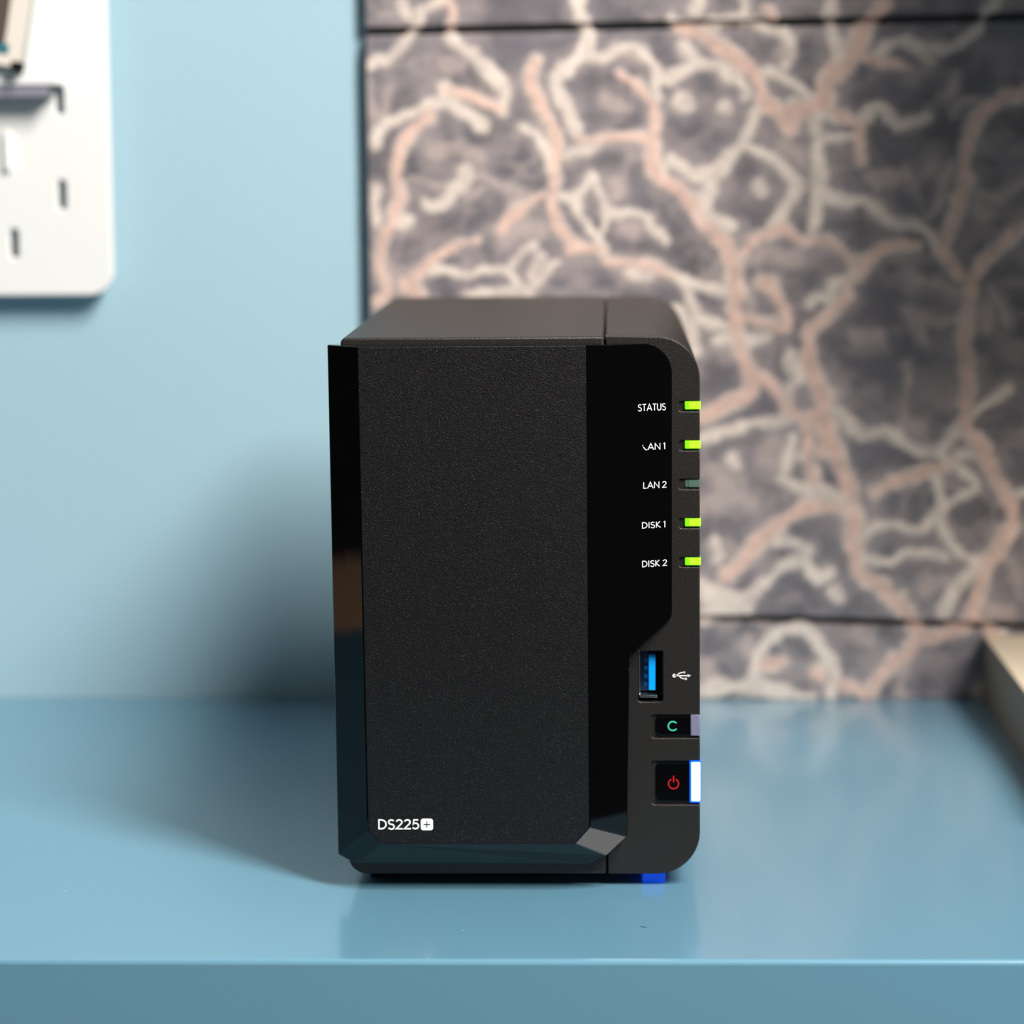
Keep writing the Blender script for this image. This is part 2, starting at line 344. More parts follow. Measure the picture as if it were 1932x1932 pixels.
def lettering(name, text, x, z, h, w_total, stroke, fy, m, parent, gap=.16):
    bm = bmesh.new()
    adv = 0; items = []
    for ch in text:
        if ch == ' ': adv += .24; continue
        items.append((ch, adv)); adv += G[ch][0] + gap
    adv -= gap
    sx = w_total / adv
    for ch, a in items:
        for st in G[ch][1]:
            ribbon(bm, [(x + (a + p[0]) * sx, z + p[1] * h) for p in st], stroke)
    return finish_print(name, bm, fy, m, parent)
VEINS = [
('c',3.6,[-46.5,273.6,-47.6,270.1,-49.4,265.9,-52.3,261.0,-56.0,257.5,-60.3,254.7,-68.2,252.6]),
('p',3.6,[-36.4,277.7,-33.6,273.5,-35.1,267.2]),
('c',3.3,[-46.5,273.6,-40.7,276.4,-36.4,277.7]),
('c',4.3,[-35.1,264.3,-32.3,260.8,-25.9,257.2,-22.4,252.2,-16.7,247.9,-13.2,242.9,-13.9,238.0,-15.4,235.1]),
('p',3.3,[-15.4,235.9,-21.1,237.3,-26.1,240.2,-32.5,242.4,-37.5,243.8]),
('c',3.6,[-37.6,238.2,-42.6,237.5,-48.4,234.0,-54.2,231.9,-59.9,230.6,-65.0,225.6,-64.4,221.3]),
('c',4.3,[-37.5,244.6,-36.8,239.6,-32.6,234.6,-25.5,231.7,-22.6,228.8]),
('d',2.5,[-58.3,244.0,-60.5,238.4,-62.0,232.7,-63.5,228.4]),
('d',2.9,[-68.2,252.6,-69.0,247.0,-67.7,238.4,-65.6,232.7]),
('p',3.6,[-44.1,232.6,-48.5,228.3,-53.5,224.1,-55.8,217.0,-57.3,209.9,-54.5,202.7,-57.5,197.0,-59.0,189.8,-63.5,183.4,-63.5,176.9,-63.6,171.2]),
('c',3.3,[-64.6,204.2,-66.2,196.3,-64.8,191.3]),
('c',3.6,[-30.0,211.8,-28.6,208.9,-33.6,204.0,-38.0,199.0,-42.4,196.2,-45.9,199.0]),
('d',2.2,[-51.6,209.1,-44.4,206.2,-38.7,205.4]),
('d',2.7,[-25.7,208.9,-18.5,206.7,-11.3,203.8,-7.1,200.9]),
('p',4.0,[-1.6,253.4,-3.8,246.4,-2.5,239.3,1.8,233.6,5.3,227.9,6.0,220.8,5.2,213.6,5.2,206.5,4.4,199.4,5.1,192.2,8.7,186.5,12.9,182.1]),
('c',3.3,[-7.6,228.0,-1.9,225.1,1.7,220.8,3.1,215.1,4.5,209.4]),
('c',4.3,[15.6,277.2,15.6,270.9,19.1,265.9,19.1,260.3,16.2,254.7,10.5,251.2,5.5,246.3,6.1,240.6,9.7,236.4,11.1,230.7,13.9,226.4,16.0,222.8]),
('c',3.3,[16.2,254.7,23.3,253.2,27.6,256.0,33.4,258.8,39.0,258.0,43.3,253.0,45.4,246.7,46.1,238.9]),
('p',3.5,[30.5,248.9,36.2,245.3,41.9,240.3,45.4,234.6,45.4,227.5,43.9,220.4]),
('p',3.3,[16.0,222.8,23.2,223.5,30.4,224.8,37.5,224.1,44.7,221.2]),
('c',3.3,[10.3,216.5,18.9,219.2,23.2,222.8]),
('p',4.3,[43.9,220.4,43.2,213.3,46.8,206.9,51.2,204.7]),
('c',3.6,[5.9,202.2,11.6,200.8,17.4,203.6,20.3,207.8]),
('c',3.3,[11.6,200.8,15.9,193.6,20.2,187.8,24.5,182.1,23.7,177.8]),
('c',2.5,[20.3,207.8,23.8,200.7,26.7,193.5,24.5,186.4]),
('c',3.3,[25.9,192.8,33.1,194.9,40.3,192.7,43.9,187.6,48.9,182.6]),
('p',4.3,[-7.8,196.6,-12.2,193.1,-16.5,188.8]),
('p',2.5,[-7.8,196.6,-2.8,200.1,1.6,203.0]),
('p',3.6,[-35.3,181.0,-40.4,178.9,-45.5,174.6,-50.6,169.6,-54.3,166.8]),
('p',2.5,[-33.1,183.2,-24.5,183.8]),
('c',3.3,[-43.4,172.5,-37.6,173.1,-30.4,170.9,-23.2,171.6,-15.9,173.0,-11.6,169.4,-8.8,165.0,-5.2,163.6]),
('c',2.2,[-13.1,172.3,-8.7,178.0,-2.9,181.5]),
('c',2.9,[-3.0,166.4,1.4,171.4,5.7,175.0]),
('p',3.3,[10.8,179.3,17.3,180.7,23.0,179.9]),
('p',3.3,[25.9,174.9,34.5,174.8,43.1,173.3,51.2,170.4]),
('d',6.5,[-12.9,185.9,-8.6,188.7,-2.1,188.0]),
('c',4.3,[-56.1,190.5,-51.8,191.9]),
('c',3.6,[34.5,170.5,41.7,169.0]),
('d',5.1,[-41.4,219.7,-32.7,221.1,-25.6,217.5]),
('c',2.9,[45.4,246.7,51.3,245.9]),
('d',4.3,[34.8,255.9,39.0,253.8]),
('c',2.9,[-29.0,163.7,-18.9,162.9,-10.2,163.6]),
('p',3.6,[-63.6,171.2,-59.4,163.9,-64.5,159.6]),
('d',4.3,[-36.7,253.8,-31.0,252.3]),
('c',4.3,[-54.3,276.5,-52.2,273.0]),
('p',4.3,[-54.3,166.8,-47.8,163.8]),
('d',4.3,[28.9,207.0,30.3,200.6]),
('d',4.3,[33.1,187.7,37.4,187.0]),
('d',3.6,[-28.6,201.1,-22.9,203.9]),
('d',4.3,[26.1,237.6,33.3,234.7]),
('c',4.3,[-0.8,176.5,-3.7,169.3]),
('c',4.0,[51.3,269.2,55.5,266.3,61.9,265.5,69.8,268.3,79.7,268.9,88.2,266.0,96.7,262.4,97.5,256.1,95.4,251.9]),
('c',3.0,[79.7,276.6,79.7,269.6]),
('c',4.3,[61.9,275.4,60.5,272.6]),
('p',3.6,[88.2,273.7,91.0,270.2]),
('p',5.2,[55.5,266.3,64.1,263.4,71.9,257.7,79.7,252.7,84.0,248.4,84.7,242.8,87.6,237.1,93.3,232.8,98.3,227.8]),
('p',6.4,[98.3,232.8,104.0,234.8,110.4,236.9,111.0,241.8,113.8,248.2,120.2,250.9,123.7,256.5,125.1,263.5]),
('p',4.3,[125.1,263.5,130.7,270.5,134.9,274.7]),
('c',3.8,[114.4,276.3,113.0,269.3,113.1,262.2,115.9,255.9,119.5,251.6]),
('c',2.9,[88.3,249.8,94.0,246.2,101.1,242.6,106.1,239.1]),
('c',4.0,[51.2,248.0,57.7,250.1,64.1,252.8,71.2,250.7,75.5,247.1,79.7,242.8,79.7,238.6]),
('c',5.8,[54.1,237.4,56.2,237.0]),
('c',4.3,[71.9,235.5,73.3,234.7]),
('c',4.3,[84.0,232.9,82.6,225.8,79.1,220.9,74.1,215.2,69.8,211.0,65.5,208.9,58.3,209.0,51.2,214.0]),
('c',4.0,[79.1,220.2,84.8,218.0,90.5,215.8,95.5,210.8,99.8,206.5,101.2,205.1]),
('c',4.3,[64.1,208.9,67.6,207.5,64.8,200.3,61.9,193.2]),
('p',5.2,[51.2,205.4,56.2,201.8,59.0,196.1,64.0,190.4,69.8,183.9,74.8,178.8,75.5,170.2,77.0,163.0,76.3,154.4,77.0,145.0,77.7,139.1]),
('c',4.3,[99.8,206.5,98.4,200.1,94.8,194.4,92.0,189.4]),
('p',4.0,[79.8,179.5,84.8,183.8,91.3,186.6,94.8,188.7,97.0,185.1,104.2,182.2,110.6,182.9,115.6,181.4,119.9,177.1,122.1,174.2]),
('c',4.3,[108.2,231.3,106.1,227.0,109.0,222.8,108.3,215.7,110.5,208.5,108.4,202.9,107.7,194.3,107.0,184.3]),
('c',2.9,[108.2,231.3,112.5,231.9,117.5,229.8]),
('c',2.9,[110.4,222.7,115.4,223.4,122.5,224.1]),
('p',3.3,[113.9,234.0,119.6,230.5,124.6,228.3,124.7,221.2,125.4,214.1]),
('c',4.3,[126.0,231.1,130.3,234.6,133.8,233.9,137.4,229.6]),
('c',3.3,[139.6,227.5,145.9,229.5,150.9,230.9]),
('c',3.5,[128.7,253.0,136.5,259.2,142.8,260.6,147.1,257.7,152.1,257.0,161.3,258.3,167.6,261.7,171.8,266.6,174.5,272.9,177.3,275.7]),
('p',3.6,[128.0,253.0,136.5,252.2,142.9,250.0]),
('c',2.5,[147.1,257.7,152.8,252.0]),
('p',4.7,[188.5,241.9,183.4,239.1,176.4,234.9,171.5,230.7,168.0,225.1,165.9,218.0,166.7,210.9,166.1,205.3,164.0,199.6,162.7,192.5,159.9,184.7,156.4,179.7]),
('d',2.2,[160.8,230.8,163.6,236.4,172.1,237.8]),
('d',5.1,[130.5,208.4,136.9,206.9,143.3,209.0]),
('c',3.6,[109.8,202.1,115.5,200.0,120.5,197.8,126.9,199.2,132.0,195.6,135.6,190.5,141.3,189.1,148.4,189.0,152.7,184.7,156.4,179.7]),
('p',4.2,[147.8,181.2,138.5,181.2,132.1,179.1,128.5,174.9,124.3,169.9,120.0,165.6,121.5,161.3]),
('d',2.5,[148.4,189.0,154.1,193.3,156.9,199.6,158.3,205.3,161.0,212.4]),
('p',4.5,[156.4,179.7,161.4,174.6,164.3,169.6,168.6,167.4,168.7,159.6,166.6,152.4,166.0,143.8,166.1,138.6]),
('p',4.2,[189.2,187.3,182.7,183.8,177.1,178.1,172.1,173.1,168.6,167.4]),
('c',5.4,[122.1,174.2,122.9,167.7,114.3,164.9]),
('c',3.3,[120.0,161.3,114.3,159.9,108.6,161.4,104.3,157.1]),
('p',4.2,[120.0,159.9,114.3,155.6,108.6,149.9,104.3,146.3,105.8,138.9]),
('p',5.1,[87.7,166.5,89.9,166.2]),
('p',4.0,[91.3,162.9,95.7,157.2,97.1,149.9,94.3,147.1,87.1,150.7,81.3,152.9]),
('c',3.6,[51.1,170.4,55.4,167.5,61.9,165.3,71.2,163.1]),
('c',3.6,[56.9,165.3,58.3,159.6,60.4,153.1,65.5,150.9,72.0,150.1]),
('c',4.0,[70.5,144.3,81.3,142.8,89.9,144.9]),
('d',3.6,[144.4,155.4,151.6,151.0,162.4,152.4]),
('d',3.3,[148.0,151.1,150.3,144.6]),
('d',2.2,[175.8,165.2,180.2,158.0,183.8,149.4]),
('c',5.1,[85.9,204.5,86.6,202.7]),
('c',4.3,[61.9,193.2,69.1,191.7,74.8,189.6]),
('d',2.9,[171.1,201.7,179.7,199.5,189.0,206.5]),
('d',4.3,[79.8,174.5,89.9,177.3,99.9,175.1]),
('d',3.6,[95.4,251.9,93.9,258.2]),
('c',4.3,[55.5,259.3,59.8,255.7]),
('d',4.3,[95.5,220.0,101.2,215.7]),
('d',3.6,[82.0,161.6,82.7,157.2]),
('d',3.6,[162.1,247.7,160.7,240.7]),
('d',5.1,[123.0,146.2,133.8,145.4]),
('d',4.3,[168.3,199.6,172.6,192.4]),
('d',4.3,[174.5,155.2,175.3,148.0]),
('c',3.6,[52.5,156.0,59.0,145.1,60.4,139.2]),
('d',4.3,[164.4,162.4,157.2,165.4,147.9,166.9]),
('p',5.2,[62.6,113.1,69.1,116.7,75.6,119.6,81.3,121.7,82.8,126.8,82.1,131.9,78.4,139.1]),
('c',3.6,[62.6,104.4,69.8,106.6,77.0,109.4,84.3,111.6,92.9,111.5,98.0,113.7]),
('p',4.3,[83.5,130.4,90.0,126.8,94.3,121.7,97.2,116.6,101.6,113.7,110.9,115.1]),
('c',3.6,[101.5,129.6,97.2,125.3,97.2,120.2]),
('c',4.3,[100.8,134.7,101.5,129.6,97.9,131.1,98.6,137.6]),
('p',5.5,[104.3,139.0,105.8,132.5,110.2,125.9,111.6,118.0,111.0,110.0,114.6,102.7,116.8,95.4,120.4,88.1,122.7,80.8,123.4,72.0,122.8,63.9,124.2,57.3,125.0,52.2,131.6,47.0,138.1,41.9,144.0,36.7,147.6,30.8,149.9,24.9]),
('c',4.0,[113.8,116.5,119.6,113.6,123.9,108.5,128.3,105.5,132.6,107.7,139.1,106.9,144.2,101.8,149.9,99.6,156.4,100.3,161.4,104.6,165.7,109.7]),
('d',3.0,[143.9,132.3,144.7,124.3,143.3,114.9,141.2,107.6]),
('p',4.9,[167.5,138.6,167.6,131.4,168.4,124.9,167.0,118.4,167.1,109.7,172.2,103.9,175.1,98.0,178.1,90.7,181.8,84.2,185.5,77.6,186.3,71.0,182.7,64.4,178.5,58.6,174.9,52.8,173.6,45.4,170.8,38.1,170.1,32.2]),
('c',3.0,[167.8,113.3,173.5,117.6,179.2,121.9,183.4,124.8]),
('p',4.2,[162.2,95.2,154.3,92.3,146.4,90.2,137.8,87.3,131.3,84.4]),
('c',3.6,[156.4,100.3,160.8,95.2,164.3,98.1,169.4,98.1]),
('c',3.6,[155.8,89.4,157.3,82.1,158.8,76.2,158.2,68.9,161.1,63.1,166.9,57.9,172.8,54.2]),
('c',2.9,[163.7,93.7,169.5,89.3,172.4,84.9,166.7,82.8,161.7,79.2,158.8,76.2]),
('c',3.5,[126.4,65.4,130.0,69.8,136.5,71.2,143.7,69.0,150.2,68.2,152.3,71.9,155.9,74.8]),
('c',3.5,[126.4,57.3,132.2,55.1,139.5,55.8,145.2,59.5,152.5,60.2,159.0,57.9]),
('p',5.2,[72.7,50.2,78.5,54.6,82.2,60.4,87.2,65.6,93.0,70.7,100.3,75.0,106.8,77.9,116.2,77.2,122.0,74.9]),
('c',6.1,[104.6,85.2,111.1,83.8,117.6,80.8,120.5,77.1]),
('c',3.6,[94.4,88.9,98.8,86.7,104.6,84.5]),
('c',3.6,[103.1,98.4,108.9,92.5,106.7,88.2]),
('p',3.5,[104.5,112.2,105.9,104.2,105.2,95.5,108.2,88.2]),
('c',4.0,[93.8,64.1,100.3,62.6,104.7,60.4,101.8,56.0,94.5,53.0,90.2,48.6,84.4,44.2,78.6,41.3]),
('c',4.0,[104.7,60.4,104.0,54.5,106.2,50.1,111.2,48.6,114.1,51.5]),
('c',6.1,[62.6,44.3,69.8,42.1,79.3,40.6,81.5,36.9,72.7,35.4,63.3,34.7]),
('c',4.7,[115.6,43.4,117.1,41.9]),
('c',4.3,[172.8,54.2,167.0,48.4,163.5,44.7,161.3,39.6,159.2,35.9]),
('p',4.9,[170.1,32.2,164.4,27.8,155.0,24.8,149.9,24.9]),
('p',4.3,[170.1,32.2,177.4,29.2,181.8,24.8,187.6,21.8]),
('p',4.5,[149.9,24.9,145.6,18.2,137.6,13.0,132.6,7.1,129.0,1.2,127.5,-2.7]),
('c',4.2,[83.0,7.2,85.9,14.7,88.8,22.1,93.2,26.5,99.0,29.4,106.2,28.7,109.2,22.7,115.0,16.1,116.5,10.1,115.1,1.2,115.1,-2.6]),
('p',4.0,[118.7,6.4,123.8,3.4,129.0,1.2]),
('c',5.1,[63.3,2.8,75.0,5.0,87.4,4.3,97.6,1.3,104.9,-0.2]),
('d',3.6,[144.8,21.9,145.6,14.5,142.8,7.1,142.1,-0.3]),
('c',4.7,[174.4,4.8,175.2,1.1]),
('d',6.5,[125.9,26.4,128.8,24.9]),
('p',5.1,[88.8,13.9,94.6,15.4]),
('p',4.7,[108.5,10.9,111.4,9.4]),
('c',5.4,[74.9,97.1,76.3,94.1]),
('c',3.6,[67.6,63.4,69.1,57.5]),
('d',4.7,[62.6,77.4,72.7,81.0,82.9,78.8]),
('d',5.8,[64.0,14.7,66.2,7.3]),
('d',4.3,[81.5,25.0,82.2,19.1]),
('c',3.5,[186.8,82.7,190.6,83.4]),
('d',4.3,[113.2,83.7,110.3,86.7]),
('d',4.3,[91.5,94.1,85.7,98.5,92.9,104.3]),
('d',4.3,[68.4,92.7,72.7,85.4]),
('d',4.3,[113.0,124.5,115.9,123.7]),
('d',4.3,[147.0,109.8,149.9,108.3]),
('d',6.5,[72.7,60.5,77.1,57.5]),
('d',5.1,[159.8,47.7,152.6,45.5]),
('d',5.1,[175.9,36.6,183.8,35.1]),
('c',3.6,[98.7,105.7,97.3,98.4,95.9,92.6]),
('p',2.9,[116.0,110.0,111.0,107.1,110.3,98.3]),
]
# ------------------------------------------------------------ the room
def structure(o): o['kind'] = 'structure'; return o
structure(box('wall_back', (-1500, 306, -740), (1500, 360, 1500), M['blue_wall']))
structure(box('floor', (-1500, -2200, -780), (1500, 360, -740), M['floor']))

# ------------------------------------------------------------ blue desk
desk = thing('desk', 'blue lacquered desk with a rounded front edge under the black storage unit', 'desk', (0, 0, 0))
def desk_top():
    prof = rounded([(-81.5, 0), (-81.5, -38), (305.5, -38), (305.5, 0)], [1.5, 1.5, .5, .5], 6)
    n = len(prof); x0, x1 = -512, 640
    v = [(x0, y, z) for y, z in prof] + [(x1, y, z) for y, z in prof]
    f = [tuple(range(n)), tuple(range(2 * n - 1, n - 1, -1))] + [(i, (i + 1) % n, n + (i + 1) % n, n + i) for i in range(n)]
    return mesh('tabletop', v, f, M['blue_desk'], desk, smooth=True)
desk_top()
box('side_panel', (-512, -70, -740), (-484, 295, -38), M['blue_desk'], desk, 1)
box('side_panel', (612, -70, -740), (640, 295, -38), M['blue_desk'], desk, 1)

# tiny dark fibre lying on the desk in front of the unit
bm = bmesh.new()
ribbon(bm, [(35.2, -46.4), (35.7, -46.9), (36.3, -47.3), (36.9, -47.2)], .22)
me = bpy.data.meshes.new('lint_fibre')
for v in bm.verts: v.co = Vector((v.co.x * MM, v.co.y * MM, .00012))
g = bmesh.ops.extrude_face_region(bm, geom=list(bm.faces))
for e in g['geom']:
    if isinstance(e, bmesh.types.BMVert): e.co.z = 0.0
bmesh.ops.recalc_face_normals(bm, faces=bm.faces); bm.to_mesh(me); bm.free()
tag(link('lint_fibre', me, M['dark']), 'tiny dark lint fibre lying on the blue desk before the black unit', 'lint')

# brown wooden cabinet left of the desk (seen mirrored in the glossy left bevel) and unseen cupboard added right to shade the board
cab = thing('wooden_cabinet', 'brown wooden cabinet standing past the left end of the blue desk', 'cabinet', (-705, 60, -740))
box('body', (-150, -230, 0), (190, 230, 722), M['wood'], cab, 2)
box('door', (-146, -236, 10), (18, -230, 712), M['wood'], cab, 1)
box('door', (22, -236, 10), (186, -230, 712), M['wood'], cab, 1)
sh = thing('shade_cupboard', 'unseen dark wooden cupboard added to shade the right end of the veined board', 'cupboard', (0, 0, 0))
box('carcass', (228, 50, 290), (668, 306, 760), M['darkwood'], sh, 1.5)
box('door', (230, 32, 292), (467, 49.5, 758), M['darkwood'], sh, 1)
box('door', (469, 32, 292), (666, 49.5, 758), M['darkwood'], sh, 1)

# ------------------------------------------------------------ veined backdrop board
BOARD = thing('veined_board', 'tall black plank board with cream and pink veins leaning flat on the blue wall', 'board', (0, 0, 0))
VX0, VX1, VZ0, VZ1 = -67.6, 203.0, 0.0, 420.0
STEP = 1.0
XS = np.arange(VX0 - 4, VX1 + 5, STEP); ZS = np.arange(VZ0 - 4, VZ1 + 5, STEP)
def vein_field():
    rng = np.random.RandomState(3)
    def smooth_noise(scale, seed, oct=3, sx=1.0):
        r = np.random.RandomState(seed); out = np.zeros((len(ZS), len(XS))); amp = 1; tot = 0
        for k in range(oct):
            s = scale / 2 ** k
            g = r.rand(int((ZS[-1] - ZS[0]) / s) + 4, int((XS[-1] - XS[0]) / (s * sx)) + 4)
            fz = (ZS - ZS[0]) / s; fx = (XS - XS[0]) / (s * sx)
            iz = fz.astype(int); ix = fx.astype(int)
            tz = fz - iz; tx = fx - ix; tz = tz * tz * (3 - 2 * tz); tx = tx * tx * (3 - 2 * tx)
            a = g[iz][:, ix]; b = g[iz][:, ix + 1]; c = g[iz + 1][:, ix]; d = g[iz + 1][:, ix + 1]
            v = (a * (1 - tx) + b * tx) * (1 - tz)[:, None] + (c * (1 - tx) + d * tx) * tz[:, None]
            out += v * amp; tot += amp; amp *= .55
        return out / tot
    X, Z = np.meshgrid(XS, ZS)
    wx = X + (smooth_noise(7, 1) - .5) * 2.6 + (smooth_noise(2.2, 11, 1) - .5) * .9
    wz = Z + (smooth_noise(7, 2) - .5) * 2.6 + (smooth_noise(2.2, 12, 1) - .5) * .9
    vs = list(VEINS)
    # beyond the photographed part the same kind of veins wander on
    for k in range(95):
        x, z = rng.uniform(-60, 205), rng.uniform(296, 412)
        if k % 3 == 0: x, z = rng.uniform(-60, 42), rng.uniform(5, 150)
        a = rng.uniform(0, 6.28); p = []
        for s in range(rng.randint(4, 10)):
            if k % 3 and z < 284: break
            if k % 3 == 0 and (x > 50 or z > 160): break
            p += [x, z]; a += rng.normal(0, .55); x += 9 * math.cos(a); z += 9 * math.sin(a)
        if len(p) < 4: continue
        vs.append(('cpd'[rng.randint(3)], rng.uniform(2.4, 4.6), p))
    cov = np.zeros_like(X); pink = np.zeros_like(X); dim = np.zeros_like(X); halo = np.zeros_like(X)
    WV = .55 + .95 * smooth_noise(6, 21, 2)
    def ridge(s, seed): return np.clip(1 - np.abs(smooth_noise(s, seed, 2) - .5) * 22, 0, 1)
    for kind, w, p in vs:
        pts = np.array(p).reshape(-1, 2)
        for _ in range(2):                       # round the path's bends
            if len(pts) > 2:
                q1 = pts[:-1] * .75 + pts[1:] * .25; q2 = pts[:-1] * .25 + pts[1:] * .75
                pts = np.vstack([pts[:1], np.stack([q1, q2], 1).reshape(-1, 2), pts[-1:]])
        m = w + 8
        ix0, ix1 = np.searchsorted(XS, pts[:, 0].min() - m), np.searchsorted(XS, pts[:, 0].max() + m)
        iz0, iz1 = np.searchsorted(ZS, pts[:, 1].min() - m), np.searchsorted(ZS, pts[:, 1].max() + m)
        if ix1 <= ix0 or iz1 <= iz0: continue
        sx = wx[iz0:iz1, ix0:ix1]; sz = wz[iz0:iz1, ix0:ix1]
        dist = np.full(sx.shape, 99.)
        for (ax, az), (bx, bz) in zip(pts[:-1], pts[1:]):
            dx, dz = bx - ax, bz - az; L = dx * dx + dz * dz + 1e-9
            t = np.clip(((sx - ax) * dx + (sz - az) * dz) / L, 0, 1)
            dist = np.minimum(dist, np.hypot(sx - ax - t * dx, sz - az - t * dz))
        wl = w * WV[iz0:iz1, ix0:ix1]
        a = np.clip((wl * .66 + 1.0 - dist) / 2.4, 0, 1); a = a * a * (3 - 2 * a)
        halo[iz0:iz1, ix0:ix1] = np.maximum(halo[iz0:iz1, ix0:ix1], np.clip(1 - (dist - wl * .5) / (w * 1.3 + 1), 0, 1))
        sub = (slice(iz0, iz1), slice(ix0, ix1))
        if kind == 'd': dim[sub] = np.maximum(dim[sub], a)
        else:
            cov[sub] = np.maximum(cov[sub], a)
            pa = np.clip((w * .5 + 1.2 - dist) / 2.2, 0, 1)
            pink[sub] = np.maximum(pink[sub], pa) if kind == 'p' else pink[sub] * (1 - .35 * a)
    n1 = smooth_noise(26, 5, 4); n2 = smooth_noise(9, 6, 3, 1.6); n3 = smooth_noise(3, 7, 2)
    base = np.array([.150, .138, .156]); cream = np.array([.74, .635, .56]); pk = np.array([.73, .50, .42]); mauve = np.array([.33, .28, .285])
    C = base[None, None] * (0.62 + .75 * n1[..., None])
    k = np.clip((n2 - .47) * 3.0, 0, .75)[..., None]; C = C * (1 - k) + mauve * k
    hn = smooth_noise(8, 31, 3)
    k = np.clip(halo * (hn - .30) * 2.2, 0, .6)[..., None]; C = C * (1 - k) + np.array([.40, .34, .335]) * k
    k = (np.maximum(ridge(16, 41), ridge(11, 43) * .7) * np.clip(smooth_noise(30, 44) * 2.4 - .8, 0, 1) * .6)[..., None]
    C = C * (1 - k) + np.array([.55, .45, .41]) * k
    k = (dim * (.45 + .3 * n3))[..., None]; C = C * (1 - k) + np.array([.52, .42, .39]) * k
    vc = cream * (1 - pink[..., None]) + pk * pink[..., None]
    vc = vc * (0.78 + .42 * n3[..., None])
    k = (cov * np.clip(.52 + .9 * smooth_noise(7, 51, 2) * .95, 0, .97))[..., None]; C = C * (1 - k) + vc * k
    return C, np.maximum(cov, dim * .4)
VC, VCOV = vein_field()

def joint_top(x): return 265.9 + .0125 * (x + 67)
def joint_low(x): return 33.2 - .0325 * (x - 79) if x > 79 else 33.2
def joint_high(x): return 408.0
def plank(name, lo, hi, y_front, thick, parent, relief=.35, bare_tone=1.0):
    xs = np.arange(VX0, VX1 + .01, STEP)
    H = hi(0) - lo(0); nz = max(2, int(H / STEP))
    nx = len(xs)
    u = np.linspace(0, 1, nz + 1)
    lo_v = np.array([lo(x) for x in xs]); hi_v = np.array([hi(x) for x in xs])
    Zg = lo_v[None] + (hi_v - lo_v)[None] * u[:, None]; Xg = np.broadcast_to(xs[None], Zg.shape)
    ci = np.clip(np.round((Xg - XS[0]) / STEP).astype(int), 0, len(XS) - 1)
    cj = np.clip(np.round((Zg - ZS[0]) / STEP).astype(int), 0, len(ZS) - 1)
    colr = VC[cj, ci] * (bare_tone + (1 - bare_tone) * .8 * np.clip(VCOV[cj, ci], 0, 1))[..., None]; cov = VCOV[cj, ci]
    edge = np.minimum(np.minimum(Zg - lo_v[None], hi_v[None] - Zg), 3) / 3
    Yg = y_front - relief * cov + (1 - edge) ** 2 * .25 * (1 - .7 * cov)
    nv = Zg.size
    co = np.zeros((2 * nv if False else nv, 3)); co[:, 0] = Xg.ravel(); co[:, 1] = Yg.ravel(); co[:, 2] = Zg.ravel()
    idx = np.arange(nv).reshape(nz + 1, nx)
    f = np.stack([idx[:-1, :-1], idx[:-1, 1:], idx[1:, 1:], idx[1:, :-1]], -1).reshape(-1, 4)
    # rim: walk round the border and step back to the rear plane
    ring = list(idx[0, :]) + list(idx[1:, -1]) + list(idx[-1, -2::-1]) + list(idx[-2:0:-1, 0])
    back = co[ring].copy(); back[:, 1] = y_front + thick
    co = np.vstack([co, back]); nr = len(ring)
    rim = [(ring[i], nv + i, nv + (i + 1) % nr, ring[(i + 1) % nr]) for i in range(nr)]
    me = bpy.data.meshes.new(name)
    me.from_pydata((co * MM).tolist(), [], f.tolist() + rim + [tuple(range(nv + nr - 1, nv - 1, -1))])
    me.update()
    at = me.color_attributes.new('paint', 'FLOAT_COLOR', 'POINT')
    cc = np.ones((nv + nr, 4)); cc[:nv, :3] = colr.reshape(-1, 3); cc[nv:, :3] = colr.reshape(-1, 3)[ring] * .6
    at.data.foreach_set('color', cc.ravel())
    return link(name, me, M['vein'], parent)
G2 = 1.75
plank('plank', lambda x: .3, lambda x: joint_low(x) - G2 * .85, 298.0, 5.0, BOARD)
plank('plank', lambda x: joint_low(x) + G2 * .9, lambda x: joint_top(x) - G2, 298.0, 5.0, BOARD)
plank('plank', lambda x: joint_top(x) + G2, joint_high, 298.0, 5.0, BOARD)
plank('backing_board', lambda x: .3, joint_high, 303.2, 2.0, BOARD, 3.2, bare_tone=.12)  # backing behind the gaps, coloured darker away from the veins

# ------------------------------------------------------------ pale box at the right end of the desk
pb = thing('wooden_tray', 'low pale wooden tray box coloured lit on top and shaded at the sides on the desk at right', 'box', (0, 0, 0))
box('side_board', (175.4, 60, 0), (181.4, 296.5, 25.4), M['shaded_wood'], pb, .4)
box('lid', (175.2, 59.5, 25.4), (330, 297, 26.2), M['lit_wood'], pb, .3)
box('side_board', (324, 60, 0), (330, 296.5, 25.4), M['shaded_wood'], pb, .4)
box('end_board', (181.4, 60, 0), (324, 66, 25.4), M['shaded_wood'], pb, .4)

# ------------------------------------------------------------ white pegboard on the wall
PEG_K = 1.0077
PEG_LOC = (27.457 * (1 - PEG_K), 9.0 - 0.0077 * 286, 228.468 * (1 - PEG_K))
pegboard = thing('pegboard', 'white slotted pegboard with rounded corners mounted on the blue wall', 'pegboard', PEG_LOC)
PX1, PZ0 = -167.6, 164.0
outer = rounded([(PX1, PZ0), (PX1, 640), (-520, 640), (-520, PZ0)], 9.5, 10)
slots = []
cxs = [(-187.0 - 19.35 * k) for k in range(16)]
for k, cx in enumerate(cxs):
    z0 = 203.4 - 36.9 * 0 if k % 2 == 0 else 184.6
    for j in range(12):
        z = z0 + 36.9 * j
        if k == 1 and j == 1: continue           # plugged by the container's hook
        if z > 622: continue
        slots.append(rounded([(cx - 1.45, z - 5.6), (cx + 1.45, z - 5.6), (cx + 1.45, z + 5.6), (cx - 1.45, z + 5.6)], 1.3, 4))
